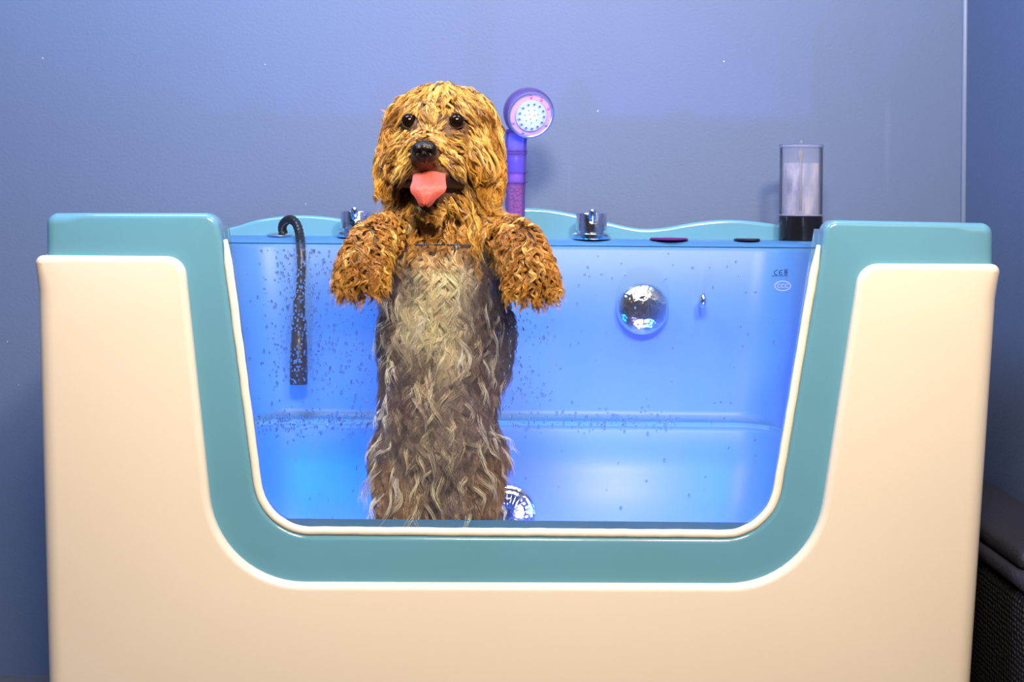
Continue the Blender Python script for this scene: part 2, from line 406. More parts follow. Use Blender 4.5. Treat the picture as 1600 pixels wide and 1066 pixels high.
# round controls
def knob(px, py, y):
    p = W(px, py, y); p.z = ZD
    bm = bmesh.new(); lathe(bm, [(0, 0), (.037, 0), (.0385, .003), (.0375, .010), (.032, .0125), (.0275, .0135), (.0275, .016), (.0310, .017), (.0310, .050), (.0300, .0515), (0, .0515)], p, n=56)
    k = obj('control_knob', bm, M_chrome, tub, smooth=35)
    bm = bmesh.new(); q = p + Vector((0, -.026, .044))
    lathe(bm, [(0, -.022), (.007, -.020), (.0095, -.010), (.0085, 0), (.0078, .008), (.0065, .0145), (.003, .018), (0, .0185)], q, axis=(0, -.45, .9), n=24)
    obj('knob_pin', bm, M_chrome, k)
    return k
knob(924, 371, .605); knob(556, 369, .605)
def button(px, y, r, m):
    p = W(px, 372, y); p.z = ZD
    bm = bmesh.new(); lathe(bm, [(0, 0), (r, 0), (r, .0025), (r * .95, .004), (0, .0045)], p); return obj('push_button', bm, m, tub, smooth=40)
b1 = button(1045, .60, .038, M_purple); b1['label'] = 'flat purple and black button on the rear deck'
b2 = button(1167, .60, .026, M_dark)
# chrome jet on the rear inside wall
def wall_y(z): return YW - .005 * (ZD - z) / ((ZD - ZL) / 2)
p = W(1005, 483, .52); p.y = wall_y(p.z) + .002
bm = bmesh.new(); lathe(bm, [(.043, 0), (.043, .012), (.050, .013), (.0512, .018), (.050, .027), (.045, .034), (.034, .040), (.018, .0435), (0, .0445)], p, axis=(0, -1, 0), n=64)
obj('overflow_cap', bm, mat('wet_chrome', (.82, .83, .86), rough=.08, metal=1, bump=.22, bump_scale=110), tub, smooth=50)
# small wall nozzle
p = W(1099, 476, .50); p.y = wall_y(p.z)
bm = bmesh.new(); lathe(bm, [(.004, 0), (.004, .03), (.0085, .034), (.0105, .042), (.0085, .052), (0, .058)], p, axis=(0, -1, .12), n=24)
for v in bm.verts: v.co.z = p.z + (v.co.z - p.z) * 1.5; v.co.x = p.x + (v.co.x - p.x) * .75
obj('wall_nozzle', bm, M_chrome, tub)
# suction grille low on the rear wall
p = W(792, 818, .40); p.y = YLW - .006
bm = bmesh.new(); lathe(bm, [(.053, 0), (.055, .004), (.053, .010), (.049, .012), (.049, .009), (.045, .010), (.045, .016), (.041, .018), (.041, .014), (.036, .015), (.033, .021), (.02, .025), (0, .026)], p, axis=(0, -1, 0), n=64)
g = obj('suction_grille', bm, M_chrome, tub, smooth=30)
bm = bmesh.new()
for k in range(28):
    a = k / 28 * 2 * PI; d = Vector((math.cos(a), 0, math.sin(a)))
    tube(bm, [p + d * .014 + Vector((0, -.0265, 0)), p + d * .030 + Vector((0, -.0235, 0)), p + d * .046 + Vector((0, -.0125, 0))], .0014, n=6)
obj('grille_rib', bm, M_chrome, g, label='fine radial ribs of the suction grille', kind='stuff')
# lamps inside the front wall
for lx, lz, c, pw in LEDS:
    bm = bmesh.new(); lathe(bm, [(0, .0), (.028, 0), (.028, .004), (.022, .006)], (0, 0, 0), axis=(0, 1, 0), n=32)
    for v in bm.verts: v.co = Vector((lx + v.co.x * .9, .0625 + v.co.y, lz + v.co.z * 1.5))
    r_ = obj('lamp_ring', bm, M_chrome, tub, smooth=40)
    bm = bmesh.new(); lathe(bm, [(.022, .003), (.015, .006), (0, .007)], (0, 0, 0), axis=(0, 1, 0), n=32)
    for v in bm.verts: v.co = Vector((lx + v.co.x * .9, .0625 + v.co.y, lz + v.co.z * 1.5))
    obj('lamp_lens', bm, mat('blue_lamp_lens', c, emit=c, es=6), r_)
    area('tub_lamp', (lx, .072, lz), (lx * .92, .55, lz + .17), .030, pw, c, spread=112, size_y=.06)

# printed marks on the pane
def text(body, size, p, m, name, parent, ext=.0001, sx=1, font_shear=0):
    cu = bpy.data.curves.new('t', 'FONT'); cu.body = body; cu.size = size; cu.extrude = ext; cu.align_x = 'CENTER'; cu.align_y = 'CENTER'; cu.offset = size * .01
    o = bpy.data.objects.new('t', cu); col.objects.link(o); bpy.context.view_layer.update()
    me = bpy.data.meshes.new_from_object(o.evaluated_get(bpy.context.evaluated_depsgraph_get())); bpy.data.objects.remove(o)
    me.transform(Matrix.Translation(p) @ Matrix.Rotation(PI / 2, 4, 'X') @ Matrix.Diagonal((sx, 1, 1, 1)))
    return obj(name, me, m, parent, smooth=False)
M_ink = mat('dark_blue_ink', (.003, .02, .12), rough=.6)
M_etch = glass_mat('pale_etched_mark', (1, 1, 1), .35, (.9, .85, 1))
# CE built from arcs
bm = bmesh.new()
def arc(cx, cz, r, a0, a1, th):
    pts = [Vector((cx + r * math.cos(math.radians(a0 + (a1 - a0) * k / 16)), .0205, cz + r * math.sin(math.radians(a0 + (a1 - a0) * k / 16)))) for k in range(17)]
    tube(bm, pts, th, n=6, flat=.2, flat_axis=(0, 1, 0))
c = W(1214, 426, .0205)
arc(c.x - .0005, c.z, .0036, 65, 295, .00075); c = W(1221, 426, .0205); arc(c.x, c.z, .0036, 65, 295, .00075)
tube(bm, [c + Vector((-.0036, 0, 0)), c + Vector((.001, 0, 0))], .0007, n=6, flat=.2, flat_axis=(0, 1, 0))
# crossed bin with its bar
c = W(1228, 424.5, .0205)
for a, b, t in (((-.0026, .0030), (.0026, .0030), .0006), ((-.002, .0026), (-.0013, -.0026), .0006), ((.002, .0026), (.0013, -.0026), .0006), ((-.0013, -.0026), (.0013, -.0026), .0005),
                ((-.0028, .0034), (.0028, -.0034), .0005), ((.0028, .0034), (-.0028, -.0034), .0005), ((-.0026, -.0048), (.0026, -.0048), .0007)):
    tube(bm, [c + Vector((a[0], 0, a[1])), c + Vector((b[0], 0, b[1]))], t, n=6, flat=.2, flat_axis=(0, 1, 0))
obj('printed_mark', bm, M_ink, glass, label='dark CE mark and crossed bin printed on the pane')
text('MADE IN CHINA', .0034, W(1218.5, 431.5, .0205), M_ink, 'printed_line', glass)
bm = bmesh.new(); c = W(1223, 447, .0205)
tube(bm, [c + Vector((.0125 * math.cos(k / 32 * 2 * PI), 0, .0075 * math.sin(k / 32 * 2 * PI))) for k in range(32)], .0009, n=6, flat=.2, flat_axis=(0, 1, 0), closed=True)
obj('etched_oval', bm, M_etch, glass)
text('CCC', .0085, c, M_etch, 'etched_letters', glass)

# water drops on the pane
def drops(n, fx, name):
    b0 = bmesh.new(); bmesh.ops.create_icosphere(b0, subdivisions=2, radius=1)
    V = np.array([v.co[:] for v in b0.verts]); Fc = np.array([[v.index for v in f.verts] for f in b0.faces]); b0.free()
    vs, fs = [], []
    k = 0
    while k < n:
        px, py, r, st = fx()
        # stay inside the window
        t = (py - 380) / 450; xl = 362 + t * 55; xr = 1272 - t * 60
        if not (xl < px < xr and 388 < py < 815): continue
        if py > 740 and (px < 470 or px > 1140): continue
        c = W(px, py, .0208); s = np.array([r, r * .45, r * st])
        vs.append(V * s + np.array(c)); fs.append(Fc + k * len(V)); k += 1
    vs = np.concatenate(vs); fs = np.concatenate(fs)
    me = bpy.data.meshes.new(name); me.from_pydata(vs.tolist(), [], fs.tolist()); return me
def fx():
    u = rng.random()
    if u < .32: px, py = rng.normal(468, 26), rng.uniform(385, 600)
    elif u < .42: px, py = rng.normal(470, 60), rng.uniform(385, 700)
    elif u < .56: px, py = rng.uniform(400, 590), rng.normal(660, 9)
    elif u < .66: px, py = rng.uniform(790, 1060), rng.normal(660, 9)
    elif u < .86: px, py = rng.choice([rng.normal(545, 35), rng.normal(830, 25)]), rng.uniform(470, 640)
    else: px, py = rng.uniform(380, 1260), rng.uniform(390, 810)
    r = abs(rng.normal(.0008, .0006)) + .0004
    return px, py, min(r, .0019), rng.uniform(.9, 2.2)
obj('water_drops', drops(1500, fx, 'water_drops'), M_drop, glass, kind='stuff', label='clear water drops clinging to the pane')

# ------------------------------------------------------------------ black hose with its nozzle
hx = thing('hose', 'black hose hooked over the rear deck, hanging inside at the left', 'hose', (W(445, 364, .60).x, .60, ZD))
path = [(444, 368, .615), (441, 356, .610), (445, 347, .600), (454, 343, .588), (463, 350, .575), (468, 366, .560), (470, 385, .535), (471, 410, .525), (470, 440, .520), (468, 480, .515), (467, 520, .51)]
bm = bmesh.new(); pp = catmull([W(*q) for q in path], 10)
rr = [.0088 + .0005 * math.sin(i * 1.9) for i in range(len(pp))]
tube(bm, pp, rr, n=18); obj('hose_line', bm, M_black, hx)
bm = bmesh.new(); lathe(bm, [(.0, 0), (.024, 0), (.025, .003), (.019, .006), (.012, .007), (0, .007)], (W(436, 365, .61).x, .612, ZD)); obj('hose_flange', bm, M_chrome, hx, smooth=40)
top = W(467.5, 462, .515); bot = W(466.5, 601, .505); ax = (bot - top); H = ax.length
bm = bmesh.new()
lathe(bm, [(0, 0), (.0105, 0), (.0115, .006), (.0118, H * .27), (.0145, H * .28), (.0148, H * .52), (.0162, H * .54), (.0172, H * .97), (.0165, H), (.012, H), (.010, H - .012), (0, H - .012)], top, axis=ax, n=32)
obj('nozzle', bm, M_black, hx, smooth=40)

# ------------------------------------------------------------------ shower head
S0 = W(806, 344, .60)
sh = thing('shower_head', 'clear violet hand shower with glowing round face standing behind the dog', 'shower head', (S0.x, .60, ZD))
M_sh = glass_mat('clear_violet_plastic', (.72, .62, .95), .22, (.45, .30, .75), patch=.1, film_scale=20)
def led_mat(name, c, s, dark=0.0):
    m = mat(name, c, rough=.35, emit=c, es=s); return m
bm = bmesh.new()
hp = [W(805, 366, .60), W(805, 340, .60), W(805, 300, .60), W(806, 260, .60), W(806, 225, .60), W(808, 205, .602)]
tube(bm, catmull(hp, 4), [.0185 + .004 * k / 20 for k in range(21)], n=28)
obj('handle', bm, M_sh, sh, smooth=50)
# cartridges in the handle
def cyl(px, y0, y1, r, m, name):  # lit filter cartridges
    a, b = W(px, y0, .60), W(px, y1, .60); bm = bmesh.new(); d = b - a; h = d.length
    lathe(bm, [(0, 0), (r * .9, 0), (r, .002), (r, h - .002), (r * .9, h), (0, h)], a, axis=d, n=24); return obj(name, bm, m, sh, smooth=40)
cyl(806, 268, 243, .0150, led_mat('lit_blue_filter', (.05, .08, .75), .5), 'filter')
cyl(806, 234, 212, .0150, led_mat('lit_pale_filter', (.10, .18, .95), .8), 'filter')
cyl(806, 284, 270, .0145, led_mat('lit_violet_filter', (.30, .16, .75), .3), 'filter')
M_bead = mat('pink_beads', (.45, .12, .30), rough=.3, emit=(.5, .12, .4), es=.12, noise_amt=.5, noise_scale=300)
b0 = bmesh.new(); bmesh.ops.create_icosphere(b0, subdivisions=1, radius=.0028); V = [v.co.copy() for v in b0.verts]; Fc = [[v.index for v in f.verts] for f in b0.faces]; b0.free()
vs, fs = [], []
for k in range(420):
    a = rng.uniform(0, 2 * PI); r = .0145 * math.sqrt(rng.uniform(.3, 1)); q = W(805, rng.uniform(288, 345), .60) + Vector((r * math.cos(a), r * math.sin(a), 0))
    fs += [[i + len(vs) for i in f] for f in Fc]; vs += [(v + q)[:] for v in V]
me = bpy.data.meshes.new('beads'); me.from_pydata(vs, [], fs); obj('filter_beads', me, M_bead, sh, kind='stuff')
for yy in (208, 237, 241, 270, 286):
    a = W(806, yy, .60); bm = bmesh.new(); lathe(bm, [(.0185, 0), (.0232, 0), (.0232, .003), (.0185, .003)], a, axis=(0, 0, 1), n=28)
    obj('handle_ring', bm, M_sh, sh, smooth=40)
fc = W(829, 180, .555); fax = Vector((.26, -1, -.38)).normalized(); R = .0475
bm = bmesh.new()   # clear housing behind the face
lathe(bm, [(R * .97, .003), (R * 1.03, -.003), (R * 1.06, -.014), (R * 1.02, -.030), (R * .85, -.044), (R * .55, -.052), (0, -.055)], fc, axis=fax, n=56)
obj('housing', bm, M_sh, sh, smooth=60)
bm = bmesh.new(); lathe(bm, [(R * .86, -.004), (R * .97, -.004), (R * .99, .0), (R * .97, .004), (R * .90, .005), (R * .86, .003)], fc, axis=fax, n=56)
obj('face_rim', bm, M_sh and mat('chrome_violet', (.45, .55, .9), rough=.12, metal=.8), sh, smooth=50)
bm = bmesh.new(); lathe(bm, [(R * .88, .002), (R * .70, .003), (R * .68, .0035), (R * .66, .002)], fc, axis=fax, n=56)
obj('face_ring', bm, led_mat('lit_pink_ring', (.50, .32, .72), .13), sh, smooth=50)
bm = bmesh.new(); lathe(bm, [(R * .67, .002), (R * .65, .0065), (R * .3, .0075), (0, .008)], fc, axis=fax, n=56)
face = obj('spray_face', bm, led_mat('lit_white_face', (.34, .45, .80), .12), sh, smooth=50)
Q = fax.to_track_quat('Z', 'Y').to_matrix(); M_hole = mat('nozzle_hole', (.02, .10, .35), rough=.4)
for k in range(13):
    a = k / 13 * 2 * PI; q = fc + Q @ Vector((R * .52 * math.cos(a), R * .52 * math.sin(a), .0068))
    bm = bmesh.new(); lathe(bm, [(.0034, 0), (.0034, .0014), (.0020, .0018)], q, axis=fax, n=12); s_ = obj('spray_nozzle', bm, mat('nozzle_lip', (.3, .4, .9), rough=.3, emit=(.4, .5, 1), es=.3) if k == 0 else M_nl, sh)
    if k == 0: M_nl = s_.data.materials[0]
    bm = bmesh.new(); lathe(bm, [(.0021, .0016), (0, .0017)], q, axis=fax, n=12); obj('nozzle_hole', bm, M_hole, s_)
bm = bmesh.new()
for rr_, nn in ((R * .28, 7), (R * .12, 3)):
    for k in range(nn):
        a = k / nn * 2 * PI + .3; q = fc + Q @ Vector((rr_ * math.cos(a), rr_ * math.sin(a), .0078)); lathe(bm, [(.0011, 0), (.0011, .0008), (0, .0009)], q, axis=fax, n=8)
obj('fine_nozzles', bm, M_hole, face)
for a in (62, 95, 25, 330, 205, 250):
    q = fc + Q @ Vector((R * .78 * math.cos(math.radians(a)), R * .78 * math.sin(math.radians(a)), .0035)); bm = bmesh.new(); lathe(bm, [(.0026, 0), (.0026, .001), (0, .0012)], q, axis=fax, n=10)
    obj('ring_dot', bm, mat('dot', (.7, .12, .25) if a in (62, 95, 25) else (.25, .2, .7), emit=(.8, .1, .3) if a in (62, 95, 25) else (.2, .2, .8), es=.3), sh)
bm = bmesh.new(); lathe(bm, [(.022, 0), (.030, 0), (.030, .006), (.0225, .010), (.022, .010)], (S0.x, .60, ZD), n=32); obj('holder_collar', bm, M_chrome, tub, smooth=40)
lt = bpy.data.lights.new('shower_led', 'POINT'); lt.energy = .12; lt.color = (.35, .35, 1); lt.shadow_soft_size = .02
lo = bpy.data.objects.new('shower_led', lt); col.objects.link(lo); lo.location = fc + fax * .03

# ------------------------------------------------------------------ clear beaker with black base
K0 = W(1251, 371, .615); K0.z = ZD; kr = .0435
cup = thing('soap_dispenser', 'clear acrylic cylinder with a black base standing on the rear deck', 'dispenser', K0)
hb = 39 * (.615 - CY) / F; ht = 149 * (.615 - CY) / F
bm = bmesh.new(); lathe(bm, [(0, 0), (kr - .002, 0), (kr, .002), (kr, hb - .002), (kr - .002, hb), (0, hb)], K0, n=48); obj('base', bm, mat('black_gloss', (.008, .008, .010), rough=.12, spec=.6), cup, smooth=40)
bm = bmesh.new(); lathe(bm, [(kr - .001, hb), (kr - .001, ht), (kr - .004, ht), (kr - .004, hb)], K0, n=48); obj('cylinder', bm, M_acryl, cup, smooth=40)
bm = bmesh.new(); lathe(bm, [(kr - .006, hb + .002), (kr - .005, hb + .02), (kr - .005, hb + .075), (kr - .006, hb + .105)], K0, n=48); obj('soap_film', bm, M_foam, cup)
for h0 in (hb, ht - .004):
    bm = bmesh.new(); lathe(bm, [(kr - .005, h0), (kr + .0005, h0), (kr + .0005, h0 + .003), (kr - .005, h0 + .003)], K0, n=48); obj('rim_ring', bm, glass_mat('rim_acrylic', (.8, .82, .95), .35, (.8, .8, 1)), cup, smooth=40)
bm = bmesh.new(); lathe(bm, [(0, ht - .002), (kr, ht - .002), (kr, ht + .001), (.006, ht + .004), (.004, ht + .006), (.005, ht + .011), (0, ht + .014)], K0, n=48); obj('lid', bm, M_acryl, cup, smooth=40)
bm = bmesh.new(); lathe(bm, [(0, hb + .01), (.003, hb + .01), (.003, ht - .03), (.006, ht - .025), (.006, ht - .012), (.003, ht - .01), (0, ht)], K0 + Vector((0, .005, 0)), n=16); obj('pump_rod', bm, glass_mat('pale_rod', (.85, .85, .85), .3, (.8, .8, .7)), cup)

# ------------------------------------------------------------------ black woven bin by the right wall
BX0, BX1 = W(1528, 800, .30).x + .0, XR - .012
zt = W(1560, 745, .62).z
bn = thing('storage_bin', 'black woven storage bin between the white bath side and right wall', 'bin', ((.80 + BX1) / 2, .25, 0))
def weave_mat():
    m = mat('black_weave', (.012, .011, .012), rough=.45, spec=.5); nt = m.node_tree; b = nt.nodes['Principled BSDF']; N = nt.nodes.new
    tc = N('ShaderNodeTexCoord'); mp = N('ShaderNodeMapping'); mp.inputs['Scale'].default_value = (90, 90, 120); nt.links.new(tc.outputs['Object'], mp.inputs[0])
    v = N('ShaderNodeTexVoronoi'); v.inputs['Scale'].default_value = 1; v.inputs['Randomness'].default_value = .35; nt.links.new(mp.outputs[0], v.inputs['Vector'])
    bp = N('ShaderNodeBump'); bp.inputs['Strength'].default_value = 1; bp.inputs['Distance'].default_value = .009; bp.invert = True; nt.links.new(v.outputs['Distance'], bp.inputs['Height']); nt.links.new(bp.outputs[0], b.inputs['Normal'])
    return m
M_weave = weave_mat()
bxl = W(1508, 1292).x + .012
bm = bmesh.new(); bx(bm, .792, BX1, -.10, .66, 0, zt - .06, .02, 4)
obj('bin_body', bm, M_weave, bn, smooth=40)
bm = bmesh.new(); bx(bm, .788, BX1 + .004, -.11, .68, zt - .055, zt - .03, .011, 4); bx(bm, .80, BX1 - .004, .0, .67, zt - .032, zt, .014, 4)
obj('bin_lid', bm, mat('dark_grey_lid', (.022, .021, .032), rough=.6, bump=.4, bump_scale=200), bn, smooth=40)

#DOG#
# ------------------------------------------------------------------ the dog
dog = thing('dog', 'wet curly golden brown dog standing upright in the bath, paws hooked over the glass', 'dog', (W(685, 900, .15).x, .15, ZF))
def blob(bm, P, n=None):
    """chain of tapered balls through (px, py, y, r[, squash y])"""
    Q = [(W(a[0], a[1], a[2]), a[3], a[4] if len(a) > 4 else 1) for a in P]
    for i in range(len(Q) - 1 or 1):
        a = Q[i]; b = Q[min(i + 1, len(Q) - 1)]; m = max(1, int((b[0] - a[0]).length / (min(a[1], b[1]) * .35)))
        for k in range(m + 1):
            t = k / m; c = a[0].lerp(b[0], t); r = a[1] + (b[1] - a[1]) * t; q = a[2] + (b[2] - a[2]) * t
            bmesh.ops.create_icosphere(bm, subdivisions=3, radius=r, matrix=Matrix.Translation(c) @ Matrix.Diagonal((1, q, 1, 1)))
def skin(bm, name, voxel=.005, smooth=8):
    me = bpy.data.meshes.new('t'); bm.to_mesh(me); bm.free(); o = bpy.data.objects.new('t', me); col.objects.link(o)
    r = o.modifiers.new('r', 'REMESH'); r.mode = 'VOXEL'; r.voxel_size = voxel
    s = o.modifiers.new('s', 'SMOOTH'); s.factor = .5; s.iterations = smooth
    bpy.context.view_layer.update()
    m2 = bpy.data.meshes.new_from_object(o.evaluated_get(bpy.context.evaluated_depsgraph_get())); bpy.data.objects.remove(o); m2.name = name
    return m2
bm = bmesh.new()
blob(bm, [(690, 345, .095, .062), (690, 395, .115, .080), (688, 450, .135, .088), (686, 520, .145, .088), (686, 600, .150, .082), (684, 680, .155, .084), (682, 730, .160, .080)])
blob(bm, [(758, 440, .130, .034), (762, 500, .140, .032), (752, 570, .150, .030)])
# hind legs: thigh, hock behind, foot on the bath floor
for s, kx in ((-1, 632), (1, 738)):
    blob(bm, [(kx, 715, .150, .048), (kx - 4 * s, 790, .120, .044), (kx - 2 * s, 850, .150, .032), (kx, 900, .185, .022), (kx, 945, .150, .020), (kx, 957, .110, .022), (kx + 2 * s, 960, .085, .020)])
    for t in (-1, 0, 1): blob(bm, [(kx + 14 * t, 962, .080, .011), (kx + 15 * t, 964, .066, .009)])
# front legs reach over the pane and hang down in front of it
blob(bm, [(650, 388, .095, .046), (622, 376, .060, .034), (597, 364, .022, .023), (580, 380, -.012, .026), (570, 400, -.022, .027), (566, 422, -.022, .030)])
blob(bm, [(737, 386, .095, .046), (772, 376, .060, .034), (800, 366, .022, .023), (816, 382, -.012, .026), (824, 404, -.022, .027), (829, 428, -.022, .030)])
for cx, cy in ((565, 432), (832, 440)):
    for t in (-1.5, -.5, .5, 1.5): blob(bm, [(cx + 13 * t, cy - 4 - 2 * abs(t), -.028, .0115), (cx + 14 * t, cy + 10 - 3 * abs(t), -.030, .0105)])
# head
blob(bm, [(690, 203, .085, .062), (689, 215, .078, .072)])
blob(bm, [(650, 186, .080, .036), (690, 174, .075, .040), (730, 186, .080, .038)])
blob(bm, [(664, 208, .040, .030), (700, 207, .042, .034)])                      # brow and stop
blob(bm, [(668, 240, .030, .040, .9), (664, 243, -.008, .026), (663, 240, -.030, .019)])     # muzzle
blob(bm, [(645, 262, .010, .022), (648, 268, -.004, .017)]); blob(bm, [(695, 262, .012, .024), (690, 268, -.002, .018)])   # lips at the sides
blob(bm, [(684, 300, .055, .040), (676, 312, .018, .022), (668, 318, -.002, .0145)])   # lower jaw
blob(bm, [(690, 320, .085, .060)])
blob(bm, [(647, 242, .055, .036), (728, 242, .062, .040)])                     # cheeks
body_me = skin(bm, 'body')
bvh_v = [v.co.copy() for v in body_me.vertices]; bvh = BVHTree.FromPolygons(bvh_v, [tuple(p.vertices) for p in body_me.polygons])
body_me.calc_loop_triangles()
M_skin = mat('wet_brown_undercoat', (.11, .055, .022), rough=.5, noise_amt=.5, noise_scale=60, bump=.6, bump_scale=90)
body = obj('body', body_me, M_skin, dog)
camp = Vector((0, CY, CZ))
def hit(px, py):
    d = (W(px, py, 0) - camp).normalized(); r = bvh.ray_cast(camp, d); return r[0], r[1]
def ear_mesh(P, name):
    b = bmesh.new(); blob(b, P); return skin(b, name, .004, 6)
earL = ear_mesh([(634, 186, .085, .022, .8), (620, 218, .080, .020, .7), (609, 258, .072, .017, .7), (604, 290, .065, .013, .7)], 'ear')
earR = ear_mesh([(738, 186, .090, .026, .9), (750, 220, .088, .028, .8), (757, 260, .080, .026, .8), (760, 300, .070, .017, .8)], 'ear')
eo1 = obj('ear', earL, M_skin, dog); eo2 = obj('ear', earR, M_skin, dog)

# --- pixels of the photograph for a world point, used to say where on the dog a colour or a parting lies
def pix(p):
    k = F / (p.y - CY); X = p.x; Z = CZ - p.z
    return 800 + (X * ca - Z * sa) * k, HZ + (X * sa + Z * ca) * k
def lerp3(a, b, t): return tuple(x + (y - x) * t for x, y in zip(a, b))
GOLD = (.66, .34, .050); LIGHT = (.96, .62, .18); DARK = (.22, .085, .015); RUST = (.44, .19, .035)
CREAM = (.95, .80, .54); TAUPE = (.17, .095, .085); GREY = (.27, .19, .20); MOUTHC = (.12, .06, .045)
def jit(c, a=.25):
    k = 1 + random.uniform(-a, a); return (min(1, c[0] * k), min(1, c[1] * k * random.uniform(.95, 1.05)), min(1, c[2] * k))
def coat_colour(p, part):
    px, py = pix(p); r = random.random(); n = noise.noise(p * 22); n2 = noise.noise(p * 60 + Vector((5, 1, 2)))
    if part == 'wisp': return jit(lerp3(CREAM, (.84, .74, .74), random.random()), .2)
    if part == 'ear': return jit(lerp3(RUST, GOLD, min(1, max(0, .5 + n2 * 1.2))), .3)
    if part == 'arm':
        base = lerp3(RUST, GOLD, min(1, max(0, .45 + n * 1.5)))
        return jit(LIGHT if r < .12 else base, .25)
    if py < 345 and part == 'head':
        base = lerp3(GOLD, LIGHT, min(1, max(0, .25 + n2 * 1.1)))
        d = ((px - 668) / 62) ** 2 + ((py - 282) / 34) ** 2
        if d < 1: base = lerp3(MOUTHC, base, max(0, d - .25))
        e = min(math.hypot(px - 640, py - 192), math.hypot(px - 713, py - 190))
        if e < 26: base = lerp3(DARK, base, max(0, (e - 10) / 16) ** .8)
        if px < 625: base = lerp3(base, RUST, .6)
        return jit(DARK if r < .24 else lerp3(base, LIGHT, .7) if r > .86 else base, .35)
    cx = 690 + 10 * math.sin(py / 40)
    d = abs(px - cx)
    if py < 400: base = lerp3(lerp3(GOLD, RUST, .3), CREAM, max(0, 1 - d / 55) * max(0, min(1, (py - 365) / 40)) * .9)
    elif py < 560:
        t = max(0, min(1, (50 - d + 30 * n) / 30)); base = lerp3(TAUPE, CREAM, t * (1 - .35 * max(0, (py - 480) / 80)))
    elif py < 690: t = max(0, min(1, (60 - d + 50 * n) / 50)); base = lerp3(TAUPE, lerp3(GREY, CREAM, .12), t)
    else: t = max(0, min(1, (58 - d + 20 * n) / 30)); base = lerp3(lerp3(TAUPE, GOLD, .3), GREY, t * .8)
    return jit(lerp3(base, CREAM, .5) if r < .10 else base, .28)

def surf_sample(me, n, keep):
    tri = np.array([t.vertices[:] for t in me.loop_triangles]); V = np.array([v.co[:] for v in me.vertices]); Nn = np.array([v.normal[:] for v in me.vertices])
    a, b, c = V[tri[:, 0]], V[tri[:, 1]], V[tri[:, 2]]; ar = np.linalg.norm(np.cross(b - a, c - a), axis=1) / 2
    m = int(n * ar.sum()); idx = rng.choice(len(tri), m, p=ar / ar.sum()); u = rng.random((m, 2)); su = np.sqrt(u[:, :1])
    w0, w1, w2 = 1 - su, su * (1 - u[:, 1:]), su * u[:, 1:]
    P = a[idx] * w0 + b[idx] * w1 + c[idx] * w2; N_ = Nn[tri[idx, 0]] * w0 + Nn[tri[idx, 1]] * w1 + Nn[tri[idx, 2]] * w2
    out = []
    for p, q in zip(P, N_):
        p = Vector(p); q = Vector(q).normalized()
        if keep(p, q): out.append((p, q))
    return out

